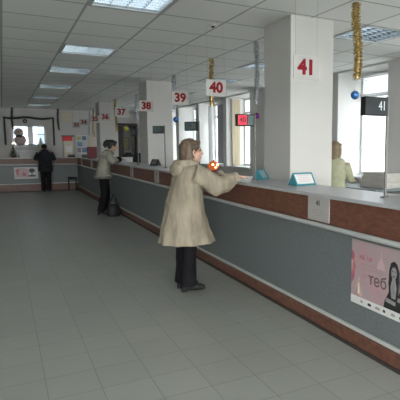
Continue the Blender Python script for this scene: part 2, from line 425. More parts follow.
LL = {(1, 6): 'nearest ceiling light over the walkway, at the top edge of the photo', (1, 10): 'second nearest ceiling light over the walkway', (1, 13): 'third nearest ceiling light over the walkway', (1, 17): 'fourth nearest ceiling light over the walkway', (1, 21): 'fifth nearest ceiling light over the walkway', (1, 25): 'farthest ceiling light over the walkway',
      (5, 6): 'ceiling light behind the gold tinsel, right of the front pillar', (5, 10): 'ceiling light over the staff side, above sign 40', (5, 13): 'ceiling light over the staff side, above sign 39', (5, 17): 'ceiling light over the staff side, behind the middle pillar', (5, 21): 'ceiling light over the staff side, right of sign 37', (5, 25): 'farthest ceiling light over the staff side'}
for c in light_cells: ceiling_light(*c, LL.get(c, 'unseen ceiling light added to brighten the left or near part of the hall'))
t = thing('smoke_detector', 'small dark smoke detector on the ceiling above sign 40', 'smoke detector', (2.34, 5.63, HC))
G().stack([(HC, 2.34, 5.63, .05, .05), (HC - .018, 2.34, 5.63, .05, .05), (HC - .028, 2.34, 5.63, .035, .035)]).build('base', CARD, t)
G().stack([(HC - .026, 2.34, 5.63, .022, .022), (HC - .045, 2.34, 5.63, .016, .016)]).build('sensor', BLACK, t)

# ------------------------------------------------------------------ counters
ZT = 1.19
def counter_long():
    t = thing('service_counter', 'long grey and brown service counter running down the right side of the hall', 'counter', (2.7, 9, 0))
    ya, yb = -1.5, 18.868; yf = 18.9
    G().box((2.38, ya, ZT - .032), (2.945, yb, ZT), bev=.006).build('countertop', TOPM, t)
    G().box((2.42, ya, .93), (2.47, yf - .035, ZT - .032)).build('upper_panel', WOOD, t)
    G().box((2.42, ya, .15), (2.47, yf - .035, .93)).build('front_panel', GREY, t)
    G().box((2.405, ya, .125), (2.47, yf - .035, .155), bev=.004).build('trim_strip', STRIPM, t)
    G().box((2.385, ya, .022), (2.47, yf - .035, .125)).build('plinth', PLINTH, t)
    G().box((2.365, ya, 0), (2.47, yf - .03, .022)).build('toe_board', TOE, t)
    G().box((2.47, ya, 0), (2.90, yb, ZT - .034)).build('carcass', WOOD, t)
    r = G().tube([(2.385, ya, .915), (2.385, yf - .03, .915)], .021, 12).build('handrail', RAILM, t, smooth=True)
    g = G(); y = .6
    while y < yf - .2:
        g.tube([(2.39, y, .915), (2.425, y, .915)], .008, 8); y += 1.85
    g.build('rail_bracket', RAILM, r)
counter_long()
def counter_back():
    t = thing('service_counter', 'far grey and brown service counter crossing the end of the hall', 'counter', (.4, 19.15, 0))
    xa, xb = -5, 2.375; y = 18.9
    G().box((xa, y - .03, ZT - .032), (2.945, y + .55, ZT), bev=.006).build('countertop', TOPM, t)
    G().box((xa, y, .95), (2.40, y + .05, ZT - .032)).build('upper_panel', WOOD, t)
    G().box((xa, y, .28), (2.40, y + .05, .95)).build('front_panel', GREY, t)
    G().box((xa, y - .015, .255), (2.40, y + .05, .285)).build('trim_strip', STRIPM, t)
    G().box((xa, y - .02, .022), (2.38, y + .05, .255)).build('plinth', PLINTH, t)
    G().box((xa, y - .03, 0), (2.36, y + .05, .022)).build('toe_board', TOE, t)
    G().box((xa, y + .05, 0), (2.90, y + .5, ZT - .034)).build('carcass', WOOD, t)
    r = G().tube([(xa, y - .035, .95), (2.36, y - .035, .95)], .021, 12).build('handrail', RAILM, t, smooth=True)
    g = G(); x = -4.6
    while x < 2.3: g.tube([(x, y - .03, .95), (x, y + .005, .95)], .008, 8); x += 1.5
    g.build('rail_bracket', RAILM, r)
counter_back()

# number plates on the counter front
for Yc, w, num in ((3.455, .32, '41'), (8.53, .26, '38'), (10.43, .25, '37'), (12.9, .25, '36'), (15.75, .3, '35'), (17.9, .3, '34')):
    lab = 'white paper number plate under sign %s, fixed to the brown counter front' % num
    t = thing('number_plate', lab, 'sign', (2.415, Yc, .945), 0, 'number plates on the counter front')
    G().box((2.4105, Yc - w / 2, .942), (2.4195, Yc + w / 2, ZT - .034)).build('plate', PLATE, t)
    text(num, .062, 'digits', DKTXT, t, (2.410, Yc, 1.10), '-X', .002, depth=.001)
    g = G()
    for k, ww in enumerate((.5, .62, .4)): g.box((2.4095, Yc - w * ww / 2, 1.035 - k * .022), (2.4106, Yc + w * ww / 2, 1.041 - k * .022))
    g.build('small_print', GREYP, t)

# hanging number signs
SW = .27
for Yc, zc, num in ((3.65, 2.287, '41'), (5.70, 2.325, '40'), (7.10, 2.32, '39'), (9.06, 2.342, '38'), (11.2, 2.36, '37'), (13.15, 2.355, '36'), (14.7, 2.375, '35'), (16.9, 2.38, '34'), (18.7, 2.36, '33')):
    t = thing('hanging_number_sign', 'hanging pale sign with red number %s above the counter' % num, 'sign', (2.4, Yc, zc - .1), 0, 'hanging counter number signs')
    G().box((2.4 - SW / 2, Yc - .005, zc - .1), (2.4 + SW / 2, Yc + .005, zc + .1), bev=.002).build('plate', PLATE, t)
    text(num, .178, 'digits', RED, t, (2.4, Yc - .0075, zc), '-Y', .0075, depth=.0015)
    for s in (-1, 1): G().tube([(2.4 + s * SW * .42, Yc, zc + .1), (2.4 + s * SW * .42, Yc, HC)], .0008, 6).build('wire', POLE, t)

# queue displays on poles
def display(Yc, kind, label, turn=0):
    t = thing('queue_display', label, 'display', (2.65, Yc, ZT), 0, 'queue displays on poles')
    x0, x1, z0, z1 = 2.415, 2.64, 1.832, 1.972
    G().stack([(ZT, 2.66, Yc, .04, .04), (ZT + .008, 2.66, Yc, .04, .04), (ZT + .014, 2.66, Yc, .018, .018)]).build('base', POLE, t)
    G().tube([(2.66, Yc, ZT + .008), (2.66, Yc, z1 + .01)], .011, 10).build('pole', POLE, t, smooth=True)
    h = G().box((x0, Yc - .03, z0), (x1, Yc + .03, z1), bev=.006).build('housing', BLACK, t)
    if kind == 'red':
        G().box((x0 + .012, Yc - .032, z0 + .014), (x0 + .125, Yc - .0295, z1 - .014)).build('lit_screen', REDLED, h)
        text('40', .085, 'digits', MAROON, h, (x0 + .068, Yc - .0335, (z0 + z1) / 2), '-Y', .002, depth=.0008)
        G().box((x0 + .135, Yc - .032, z0 + .014), (x1 - .012, Yc - .0295, z1 - .014)).build('dark_screen', GSCREEN, h)
    else:
        G().box((x0 + .012, Yc - .032, z0 + .012), (x1 - .012, Yc - .0295, z1 - .012)).build('screen', DSCREEN if kind == '41' else GSCREEN, h)
        if kind: text(kind, .10, 'digits', PALELED if kind == '41' else POLE, h, (x1 - .062, Yc - .0335, (z0 + z1) / 2), '-Y', 0, depth=.0008, sx=.75)
    t.rotation_euler.z = math.radians(turn)
display(2.887, '41', 'dark queue display showing 41 in front of the right window')
display(5.146, 'red', 'queue display with a lit red half, left of the front pillar')
display(7.0, '39', 'dark queue display on a pole just above the woman in the beige coat', -52)
display(8.78, '38', 'dark queue display on a pole in front of the middle pillar', -50)
display(10.8, '37', 'dark queue display on a pole left of the middle pillar', -74)

# tinsel and baubles
def tinsel(x, y, z1, z0, r, m, label, nst, group='tinsel garlands hanging from the ceiling', sway=.012):
    g = G(); rnd = random.Random(int(y * 100))
    pts = []
    for k in range(13):
        q = k / 12; pts.append((x + sway * math.sin(q * 5 + y), y + sway * math.cos(q * 4), z1 + (z0 + .02 - z1) * q))
    g.tube(pts, r * .45, 8)
    for k in range(nst):
        q = rnd.random(); i = min(11, int(q * 12)); f = q * 12 - i
        p = Vector(pts[i]).lerp(Vector(pts[i + 1]), f)
        a = rnd.random() * 2 * PI; e = rnd.uniform(-.7, .7)
        d = Vector((math.cos(a) * math.cos(e), math.sin(a) * math.cos(e), math.sin(e)))
        s = d.cross(Vector((rnd.uniform(-1, 1), rnd.uniform(-1, 1), rnd.uniform(-1, 1)))).normalized() * (r * .07)
        L = r * rnd.uniform(.75, 1.1); b = p + d * r * .3; c = p + d * L
        g.add([b - s, b + s, c + s * .7, c - s * .7], [(0, 1, 2, 3)])
    o = g.build('tinsel_garland', m)
    return tag(o, label, 'tinsel', group)
def bauble(x, y, zc, r, ztop, m, label):
    t = thing('bauble', label, 'bauble', (x, y, zc - r), 0, 'baubles hanging under the tinsel')
    G().ell((x, y, zc), r, nu=24, nv=16).build('ball', m, t, smooth=True)
    G().stack([(zc + r - .004, x, y, r * .24, r * .24), (zc + r + .014, x, y, r * .22, r * .22)], n=12).build('cap', SILVER, t)
    G().tube([(x, y, zc + r + .01), (x, y, ztop)], .0018, 6).build('string', PAPER, t)
tinsel(3.32, 4.09, HC, 2.29, .052, GOLD, 'thick gold tinsel hanging right of the front pillar', 1900)
bauble(3.318, 4.10, 2.137, .047, 2.30, BLUEB, 'blue bauble under the gold tinsel, above the fair haired clerk')
tinsel(3.26, 6.25, HC, 2.185, .045, SILVER, 'silver tinsel hanging left of the front pillar', 1300)
bauble(3.267, 6.25, 2.035, .044, 2.20, PURPB, 'purple bauble under the silver tinsel, beside the red display')
tinsel(3.2, 7.8, HC, 2.26, .05, GOLD, 'gold tinsel hanging behind sign 40', 1200)
tinsel(3.26, 10.0, HC, 2.39, .06, SILVER, 'silver tinsel hanging behind sign 39', 700)
bauble(3.28, 10.0, 2.16, .06, 2.40, BLUEB, 'blue bauble hanging below sign 39')
tinsel(3.46, 14.1, HC, 2.30, .055, SILVER, 'silver tinsel hanging behind sign 37', 500)
bauble(3.14, 14.1, 2.09, .075, 2.31, YELB, 'yellow bauble hanging beneath sign 37')
tinsel(3.235, 15.9, HC, 2.05, .06, GOLD, 'gold tinsel hanging left of sign 37', 500)
tinsel(3.0, 19.6, HC, 2.0, .06, SILVER, 'silver tinsel hanging between signs 34 and 35', 400)
tinsel(3.3, 20.6, HC, 1.95, .06, GOLD, 'gold tinsel hanging behind sign 35', 400)
tinsel(.40, 21.18, HC, 2.22, .065, GREENT, 'dark tinsel hanging left of the back window, over the snowman', 350)
tinsel(2.04, 21.18, HC, 2.22, .065, GREENT, 'dark tinsel hanging between the back window and the wall panel', 350)

t = thing('white_pole', 'white round pole behind the counter below the gold tinsel of sign 40', 'pole', (3.19, 7.84, 0))
G().tube([(3.19, 7.84, .02), (3.19, 7.84, 2.28)], .036, 14).build('shaft', PVC, t, smooth=True)
G().stack([(0, 3.19, 7.84, .13, .13), (.02, 3.19, 7.84, .13, .13), (.035, 3.19, 7.84, .05, .05)]).build('foot', PVC, t)
G().stack([(2.02, 3.19, 7.84, .045, .045), (2.06, 3.19, 7.84, .045, .045)]).build('collar', PVC, t)

# tent cards
def tent(x0, x1, y, h, dp, label, rz=0, m=TEAL, cm=PAPER):
    xc = (x0 + x1) / 2
    t = thing('tent_card', label, 'sign', (xc, y, ZT), rz, 'tent cards on the counter')
    t.location.z += .0035
    w = (x1 - x0) / 2; g = G(); th = .006; fr = .016
    A = [(-dp / 2, 0), (0, h)]
    # sloping faces, each a frame of four bars
    for s in (-1, 1):
        def P(u, v, o=0): return (u, s * (dp / 2 * (1 - v)), h * v)
        for (u0, u1, v0, v1) in ((-w, w, 0, .12), (-w, w, .88, 1), (-w, -w + fr, .12, .88), (w - fr, w, .12, .88)):
            q = [P(u0, v0), P(u1, v0), P(u1, v1), P(u0, v1)]; n = Vector((0, s * h, dp / 2)).normalized() * th
            g.add(q + [tuple(Vector(p) - n) for p in q], [(0, 1, 2, 3), (7, 6, 5, 4), (0, 4, 5, 1), (1, 5, 6, 2), (2, 6, 7, 3), (3, 7, 4, 0)])
    for s in (-1, 1):
        x = s * (w - .002)
        g.add([(x, -dp / 2 + .006, 0), (x, dp / 2 - .006, 0), (x, 0, h - .004)], [(0, 1, 2)])
    g.build('frame', m, t, local=True)
    g = G()
    for s in (-1, 1):
        n = Vector((0, s * h, dp / 2)).normalized() * .003
        q = [Vector((u, s * (dp / 2 * (1 - v)), h * v)) - n for u, v in ((-w + .012, .08), (w - .012, .08), (w - .012, .92), (-w + .012, .92))]
        g.add(q + [p - n * .6 for p in q], [(0, 1, 2, 3), (7, 6, 5, 4), (0, 4, 5, 1), (1, 5, 6, 2), (2, 6, 7, 3), (3, 7, 4, 0)])
    c = g.build('card', cm, t, local=True)
    g = G()
    for k in range(4):
        v = .75 - k * .15; n = Vector((0, -h, dp / 2)).normalized()
        ww = w * (.7 - .12 * (k % 2))
        q = [Vector((u, -(dp / 2 * (1 - vv)), h * vv)) - n * .0018 for u, vv in ((-ww, v), (ww, v), (ww, v + .045), (-ww, v + .045))]
        g.add(q, [(0, 1, 2, 3)])
    g.build('print', PINKL, c, local=True)
tent(2.635, 2.895, 4.26, .128, .15, 'teal framed tent card standing in front of the front pillar', math.radians(6))
tent(2.69, 2.91, 5.26, .12, .15, 'teal tent card beside the left foot of the front pillar', math.radians(40), TEAL, TEALC)
tent(2.66, 2.86, 7.35, .12, .13, 'pale teal tent card left of the orange lantern', math.radians(20), TEAL, TEALC)
tent(2.70, 2.90, 9.95, .13, .15, 'dark tent card at the foot of the middle pillar', math.radians(-62), BLACK, DSCREEN)

# orange lantern
lx, ly = 2.86, 6.93
t = thing('lantern', 'small glowing orange lantern on the counter beside the woman', 'lantern', (lx, ly, ZT))
G().stack([(ZT, lx, ly, .055, .055), (ZT + .025, lx, ly, .045, .045), (ZT + .04, lx, ly, .035, .035)]).build('base', MAROON, t)
b = G().stack([(ZT + .035 + .14 * q, lx, ly, .085 * math.sin(PI * (.12 + .76 * q)) + .004, .085 * math.sin(PI * (.12 + .76 * q)) + .004, .05) for q in [k / 10 for k in range(11)]], n=32, nf=8).build('globe', ORANGE, t, smooth=True)
for dx, dz in ((-.04, .125), (.035, .125), (0, .085)):
    dy = -math.sqrt(max(0, .084 ** 2 - dx * dx))
    G().ell((lx + dx, ly + dy, ZT + dz), (.016, .008, .014)).build('glowing_window', GLOW, b)
G().tube([(lx, ly, ZT + .17), (lx + .01, ly, ZT + .2)], .008, 8).build('stalk', MAROON, t)

# small papers on the counter near the woman
t = G().box((2.56, 5.55, ZT), (2.80, 5.85, ZT + .004)).build('paper_sheet', PAPER); tag(t, 'white paper sheet on the counter beside the red display pole', 'paper')
t = thing('document_tray', 'white document box on the counter near the ponytailed customer', 'tray', (2.80, 12.55, ZT))
G().box((2.66, 12.5, ZT), (2.93, 12.72, ZT + .11), bev=.008).build('box', WHITE, t)
G().box((2.65, 12.49, ZT + .11), (2.94, 12.73, ZT + .125), bev=.004).build('lid', PAPER, t)

# ------------------------------------------------------------------ posters
def YZ(g, pts, x, th=.0012):
    n = len(pts)
    g.add([(x, p[0], p[1]) for p in pts] + [(x + th, p[0], p[1]) for p in pts], [tuple(range(n)), tuple(reversed(range(n, 2 * n)))] + [(i, i + n, (i + 1) % n + n, (i + 1) % n) for i in range(n)])
def blob(cy, cz, ry, rz, n=20, rot=0):
    return [(cy + ry * math.cos(2 * PI * k / n) * math.cos(rot) - rz * math.sin(2 * PI * k / n) * math.sin(rot), cz + ry * math.cos(2 * PI * k / n) * math.sin(rot) + rz * math.sin(2 * PI * k / n) * math.cos(rot)) for k in range(n)]
t = thing('poster', 'pink advertising poster with two dark haired women on the near counter panel', 'poster', (2.42, 2.4, .385))
PY0, PY1, PZ0, PZ1 = 1.85, 2.985, .352, .866
X0 = 2.4165
G().box((X0, PY0, PZ0), (2.4195, PY1, PZ1)).build('sheet', PINK, t)
g = G(); YZ(g, [(PY1, PZ0), (PY0, PZ0), (PY0, PZ0 + .062), (PY1, PZ0 + .062)], X0 - .0013); st = g.build('white_strip', PAPER, t)
for k in range(11):
    y = PY1 - .12 - k * .085; w = .025 + .014 * (k % 3); g = G()
    YZ(g, [(y, PZ0 + .022), (y - w, PZ0 + .022), (y - w, PZ0 + .038), (y - w * .4, PZ0 + .044), (y, PZ0 + .038)], X0 - .0026); g.build('logo', BLKP if k % 2 else GREYP, st)
text('ЖЕ АИ', .046, 'headline', PINKD, t, (X0 - .001, 2.818, .738), '-X', .0008, depth=.0006)
text('теб', .125, 'large_word', GREYD, t, (X0 - .001, 2.678, .585), '-X', .001, depth=.0006)
text('для', .055, 'faint_word', PINKM, t, (X0 - .001, 2.80, .600), '-X', .0005, depth=.0006)
for k, (y, z, w) in enumerate(((2.87, .685, .20), (2.87, .655, .26), (2.70, .500, .18), (2.68, .47, .14))):
    g = G(); YZ(g, [(y, z), (y - w, z), (y - w, z + .008), (y, z + .008)], X0 - .0012); g.build('small_print', GREYP, t)
g = G(); YZ(g, [(2.984, .78), (2.955, .765), (2.94, .73), (2.955, .70), (2.93, .66), (2.94, .60), (2.955, .54), (2.984, .50)], X0 - .0013); f_ = g.build('pink_figure', PINKD, t)
g = G(); YZ(g, [(2.984, .70), (2.962, .69), (2.965, .62), (2.984, .60)], X0 - .0026); g.build('pale_shape', PEACH, f_)
g = G(); YZ(g, [(2.935, .425), (2.85, .425), (2.857, .48), (2.875, .53), (2.885, .575), (2.897, .575), (2.91, .53), (2.928, .48)], X0 - .0013); f_ = g.build('peach_bottle', PEACH, t)
g = G(); YZ(g, [(2.90, .44), (2.88, .44), (2.885, .53), (2.893, .53)], X0 - .0026); g.build('pale_shape', PAPER, f_)
g = G(); YZ(g, [(2.69, .685), (2.60, .685), (2.615, .74), (2.635, .765), (2.642, .83), (2.65, .765), (2.67, .74)], X0 - .0013); g.build('faint_tower', PINKL, t)
for k, (cy, cz, s, bl) in enumerate(((2.506, .705, .95, BLKP), (2.385, .735, 1.08, BLKP))):
    g = G()
    YZ(g, [(cy + .0, cz + .078 * s), (cy + .035 * s, cz + .06 * s), (cy + .052 * s, cz), (cy + .058 * s, cz - .10), (cy + .05 * s, cz - .16), (cy + .09, cz - .24), (cy + .10, cz - .29), (cy - .085, cz - .29), (cy - .05 * s, cz - .16), (cy - .055 * s, cz), (cy - .03 * s, cz + .06 * s)], X0 - .0013 - .003 * k)
    h = g.build('woman_print', bl, t); e = X0 - .0026 - .003 * k
    g = G(); YZ(g, blob(cy, cz - .012, .03 * s, .046 * s), e); YZ(g, [(cy + .014, cz - .05), (cy - .014, cz - .05), (cy - .03, cz - .12), (cy - .02, cz - .2), (cy + .02, cz - .2), (cy + .032, cz - .12)], e); g.build('face_print', FACEP, h)
    g = G(); YZ(g, [(cy + .07, cz - .21), (cy - .08, cz - .23), (cy - .08, cz - .255), (cy + .08, cz - .24)], e); g.build('arm_print', FACEP, h)
    for q in (.013, -.013): g = G(); YZ(g, blob(cy + q, cz + .0, .006, .0035, 10), e - .0014); g.build('eye_print', BLKP, h)
    g = G(); YZ(g, blob(cy, cz - .036, .011, .004, 10), e - .0014); g.build('mouth_print', BLKP, h)
# far poster on the back counter
t = thing('poster', 'small pale pink poster with a black tree on the far counter panel', 'poster', (.69, 18.9, .47))
G().box((.32, 18.894, .45), (1.07, 18.8995, .86)).build('sheet', PAPER, t)
def XZ(g, pts, y, th=.0015):
    n = len(pts)
    g.add([(p[0], y, p[1]) for p in pts] + [(p[0], y + th, p[1]) for p in pts], [tuple(range(n)), tuple(reversed(range(n, 2 * n)))] + [(i, i + n, (i + 1) % n + n, (i + 1) % n) for i in range(n)])
g = G(); XZ(g, [(.33, .50), (.78, .50), (.76, .80), (.56, .84), (.42, .76)], 18.8925); g.build('pink_field', PINKL, t)
g = G(); XZ(g, [(.40, .60), (.47, .58), (.45, .72), (.52, .80), (.44, .82), (.36, .74)], 18.8905); XZ(g, [(.56, .56), (.70, .55), (.68, .66), (.60, .68)], 18.8905); g.build('pink_letters', PINKD, t)
g = G(); XZ(g, blob(.88, .74, .10, .075), 18.8905); XZ(g, [(.86, .56), (.90, .56), (.885, .70), (.87, .70)], 18.8905); XZ(g, blob(.88, .55, .14, .03), 18.8905); g.build('black_tree', BLKP, t)

# ------------------------------------------------------------------ far end furnishings
def needles(g, pts, r, n, seed):
    rnd = random.Random(seed); g.tube(pts, r * .45, 8)
    for k in range(n):
        q = rnd.random() * (len(pts) - 1); i = min(int(q), len(pts) - 2); p = Vector(pts[i]).lerp(Vector(pts[i + 1]), q - i)
        d = Vector((rnd.uniform(-1, 1), rnd.uniform(-1, 1), rnd.uniform(-1, 1))).normalized(); s = d.orthogonal().normalized() * .005
        c = p + d * r * rnd.uniform(.8, 1.2); g.add([p - s, p + s, c], [(0, 1, 2)])
g = G(); pts = [(.13, YB - .12, 1.64), (.13, YB - .12, 2.2), (.13, YB - .12, 2.70)] + [(.13 + 1.74 * k / 8, YB - .12, 2.70 - .03 * math.sin(k * 1.3)) for k in range(1, 9)] + [(1.87, YB - .12, 2.2), (1.87, YB - .12, 1.62)]
needles(g, pts, .08, 1500, 3)
tag(g.build('pine_garland', GREENT), 'dark green garland framing the back window', 'garland')
g = G(); ring = [(.85 + .055 * math.cos(a), YB - .04, 2.58 + .055 * math.sin(a)) for a in [2 * PI * k / 12 for k in range(13)]]
needles(g, ring, .055, 260, 4); tag(g.build('wreath', GREENT), 'small dark wreath on the wall above the back window', 'wreath')
# snowman
t = thing('snowman_decoration', 'pale pink snowman decoration in front of the back window', 'decoration', (.64, 21.2, 1.6))
G().ell((.64, 21.2, 1.83), (.20, .10, .19), nu=24, nv=14).build('body', SNOWP, t, smooth=True)
h = G().ell((.60, 21.2, 2.13), (.155, .09, .155), nu=24, nv=14).build('head', SNOWP, t, smooth=True)
G().box((.50, 21.08, 1.94), (.70, 21.14, 2.03), bev=.01).build('scarf', BLACK, t)
for r, c in ((.20, (.64, 21.2, 1.83)), (.155, (.60, 21.2, 2.13))):
    G().tube([(c[0] + r * math.cos(2 * PI * k / 24), 21.19, c[2] + r * .96 * math.sin(2 * PI * k / 24)) for k in range(25)], .014, 6).build('piping', SNOWR, t)
for dx in (-.05, .05): G().ell((.60 + dx, 21.12, 2.17), .014).build('eye', BLACK, h)
G().tube([(.60, 21.12, 2.12), (.61, 21.03, 2.10)], [.016, .003], 8).build('nose', SNOWR, h)
G().box((.56, 21.0, 1.6), (.72, 21.35, 1.645)).build('base', SNOWP, t)

def fir(name, x, y, z, h, r, m, label, seed, balls=None, star=False):
    t = thing(name, label, 'christmas tree', (x, y, z)); rnd = random.Random(seed)
    G().stack([(z, x, y, r * .42, r * .42), (z + h * .10, x, y, r * .5, r * .5)], n=14).build('pot', MAROON if balls else WHITE, t)
    g = G(); g.tube([(x, y, z + h * .08), (x, y, z + h)], [.012, .004], 6)
    for L in range(8):
        q = L / 8; zz = z + h * (.14 + .8 * q); R = r * (1 - q) + .015
        nn = 14
        for k in range(nn):
            a = 2 * PI * k / nn + L * .4; tip = (x + R * math.cos(a), y + R * math.sin(a), zz - h * .03); w = R * .22
            pa = (x - w * math.sin(a) + R * .4 * math.cos(a), y + w * math.cos(a) + R * .4 * math.sin(a), zz + h * .02); pb = (x + w * math.sin(a) + R * .4 * math.cos(a), y - w * math.cos(a) + R * .4 * math.sin(a), zz + h * .02)
            top = (x, y, zz + h * .09)
            g.add([top, pa, tip, pb, (x, y, zz - h * .02)], [(0, 1, 2), (0, 2, 3), (4, 2, 1), (4, 3, 2)])
    g.build('branches', m, t)
    if balls:
        for k in range(12):
            q = rnd.uniform(.05, .8); a = -PI * rnd.random(); R = r * (1 - q) * .95
            G().ell((x + R * math.cos(a), y + R * math.sin(a), z + h * (.16 + .78 * q)), .017, nu=10, nv=6).build('ornament', balls, t)
    if star: G().ell((x, y, z + h + .02), .02, nu=8, nv=4).build('lit_topper', GLOW, t)
fir('christmas_tree', .335, 19.2, ZT, .48, .165, GREEN, 'small dark christmas tree with white ornaments on the far counter', 5, PAPER, True)
fir('christmas_tree', 1.24, 19.27, ZT, .76, .36, PALEG, 'pale frosted cone tree on the far counter in front of the person in dark clothes', 6)
# radiator
t = thing('radiator', 'white ribbed radiator under the back window', 'radiator', (.98, YB - .08, .8))
for k in range(14):
    x = .40 + k * .085; G().box((x, YB - .15, .82), (x + .06, YB - .05, 1.45), bev=.012).build('rib', PVC, t)
g = G(); g.box((.38, YB - .1, .84), (1.6, YB - .12, .88)); g.box((.38, YB - .1, 1.38), (1.6, YB - .12, 1.42)); g.box((.45, YB - .1, 1.40), (.47, YB - .003, 1.42)); g.box((1.5, YB - .1, 1.40), (1.52, YB - .003, 1.42)); g.build('pipe', PVC, t)
# kiosk cabinet
kx0, kx1, ky = 2.12, 2.48, 20.4
t = thing('payment_kiosk', 'cream cabinet with a red sign and dark top behind the far counter', 'kiosk', (2.3, ky, 0))
G().box((kx0, ky, 0), (kx1, ky + .4, 1.80), bev=.01).build('cabinet', CREAM, t)
G().box((kx0 - .01, ky - .02, 1.80), (kx1 - .04, ky + .4, 1.98)).build('sign', REDS, t)
G().box((kx0 - .04, ky - .06, 1.98), (kx1 + .06, ky + .44, 2.01)).build('top', BLACK, t)
G().box((kx0 + .06, ky - .008, 1.35), (kx1 - .06, ky + .002, 1.6)).build('panel', WHITE, t)
# wall panel
t = thing('wall_panel', 'pale framed panel high on the back wall', 'panel', (2.4, YB, 2.57))
G().box((2.16, YB - .012, 2.60), (2.62, YB - .001, 2.97)).build('board', CREAM, t)
g = G(); g.box((2.14, YB - .025, 2.58), (2.17, YB - .001, 2.99)); g.box((2.61, YB - .025, 2.58), (2.64, YB - .001, 2.99)); g.box((2.17, YB - .025, 2.58), (2.61, YB - .001, 2.605)); g.box((2.17, YB - .025, 2.965), (2.61, YB - .001, 2.99)); g.box((2.17, YB - .02, 2.775), (2.61, YB - .001, 2.79)); g.build('frame', CARD, t)
# notice board
t = thing('notice_board', 'white notice board with blue pictures on the back wall', 'notice board', (2.94, YB, 1.3))
G().box((2.72, YB - .03, 1.28), (3.16, YB - .001, 2.05)).build('board', WHITE, t)
for (x, z, w, h, m) in ((2.75, 1.84, .16, .16, YELP), (2.95, 1.84, .18, .17, BLUEP), (2.76, 1.58, .2, .2, BLUEP), (2.98, 1.58, .15, .2, PAPER), (2.75, 1.33, .15, .2, GREYP), (2.94, 1.33, .19, .2, BLUEP)):
    G().box((x, YB - .036, z), (x + w, YB - .029, z + h)).build('leaflet', m, t)
tag(G().box((3.25, YB - .02, 1.5), (3.46, YB - .001, 1.98)).build('wall_notice', CREAM), 'cream notice on the back wall right of the notice board', 'notice')
# maroon board on the counter
t = thing('display_board', 'maroon board standing on the counter beyond the ponytailed customer', 'board', (2.6, 16.8, ZT))
G().box((2.455, 16.8, ZT + .02), (2.765, 16.83, 1.575), bev=.004).build('board', MAROON, t)
G().box((2.50, 16.74, ZT), (2.72, 16.92, ZT + .02)).build('foot', BLACK, t)
# devices on the far counter corner
t = thing('desk_telephone', 'black telephone on the far counter under the notice board', 'telephone', (2.25, 19.15, ZT))
G().box((2.12, 19.08, ZT), (2.36, 19.28, ZT + .05), bev=.01).build('base', BLACK, t)
G().tube([(2.13, 19.12, ZT + .085), (2.18, 19.12, ZT + .075), (2.30, 19.12, ZT + .075), (2.35, 19.12, ZT + .085)], [.026, .016, .016, .026], 10).build('handset', BLACK, t)
t = thing('card_printer', 'small black printer on the counter left of the maroon board', 'printer', (2.62, 18.2, ZT))
G().box((2.5, 18.1, ZT), (2.78, 18.35, ZT + .11), bev=.012).build('case', BLACK, t); G().box((2.53, 18.095, ZT + .05), (2.75, 18.11, ZT + .06)).build('paper_slot', WHITE, t)
for k, (x, w, h) in enumerate(((.53, .10, .09), (.66, .09, .13), (.77, .08, .07))):
    t = thing('leaflet_holder', ['wide low leaflet holder on the far counter right of the christmas tree', 'tall leaflet holder in the middle of the far counter', 'small leaflet holder beside the pale cone tree'][k], 'leaflet holder', (x + w / 2, 18.98, ZT), 0, 'leaflet holders on the far counter')
    G().box((x, 18.94, ZT), (x + w, 19.02, ZT + .02)).build('base', WHITE, t); G().box((x + .01, 18.97, ZT + .02), (x + w - .01, 18.99, ZT + h)).build('leaflets', PAPER, t)
# stool against the far counter
t = thing('stool', 'small black stool against the far counter corner', 'stool', (2.17, 18.55, 0))
for s in (0, 1): G().box((2.02 + s * .15, 18.42, .43), (2.155 + s * .15, 18.68, .49), bev=.015).build('cushion', CHAIRF, t)
G().box((2.02, 18.42, .40), (2.31, 18.68, .43)).build('seat_frame', BLACK, t)
for x in (2.035, 2.295):
    for y in (18.435, 18.665): G().tube([(x, y, 0), (x, y, .41)], .012, 8).build('leg', BLACK, t)
# corridor picture
t = thing('framed_picture', 'framed picture on the corridor wall beyond the doorway', 'picture', (5.0, YB + 1.39, 1.5))
G().box((4.85, YB + 1.385, 1.45), (5.2, YB + 1.399, 2.0)).build('picture', YELP, t)
g = G(); g.box((4.83, YB + 1.375, 1.43), (4.855, YB + 1.399, 2.02)); g.box((5.195, YB + 1.375, 1.43), (5.22, YB + 1.399, 2.02)); g.box((4.83, YB + 1.375, 1.43), (5.22, YB + 1.399, 1.455)); g.box((4.83, YB + 1.375, 1.995), (5.22, YB + 1.399, 2.02)); g.build('frame', DOORK, t)

# office chairs behind the counter
def office_chair(x, y, rz, label):
    t = thing('office_chair', label, 'chair', (x, y, 0), rz, 'office chairs behind the counter')
    G().box((-.22, -.22, .46), (.22, .22, .54), bev=.03).build('seat', CHAIRF, t, local=True, smooth=True)
    G().stack([(.66, .22, 0, .035, .14), (.75, .23, 0, .04, .17), (.95, .25, 0, .045, .18), (1.22, .27, 0, .05, .165), (1.35, .28, 0, .045, .14), (1.41, .285, 0, .025, .08)], n=20).build('backrest', CHAIRF, t, local=True, smooth=True)
    G().tube([(.10, 0, .46), (.24, 0, .50), (.26, 0, .8)], .018, 8).build('back_bar', BLACK, t, local=True)
    G().tube([(0, 0, .09), (0, 0, .47)], .028, 10).build('gas_column', BLACK, t, local=True)
    for k in range(5):
        a = 2 * PI * k / 5
        l = G().tube([(0, 0, .10), (.28 * math.cos(a), .28 * math.sin(a), .065)], [.025, .016], 8).build('leg', BLACK, t, local=True)
        G().ell((.28 * math.cos(a), .28 * math.sin(a), .03), .03, nu=10, nv=8).build('castor', BLACK, l, local=True)
office_chair(3.34, 13.8, math.radians(-95), 'black office chair behind the white document box')
office_chair(3.26, 14.8, math.radians(-85), 'black office chair left of the document box, beyond the nearer chair')

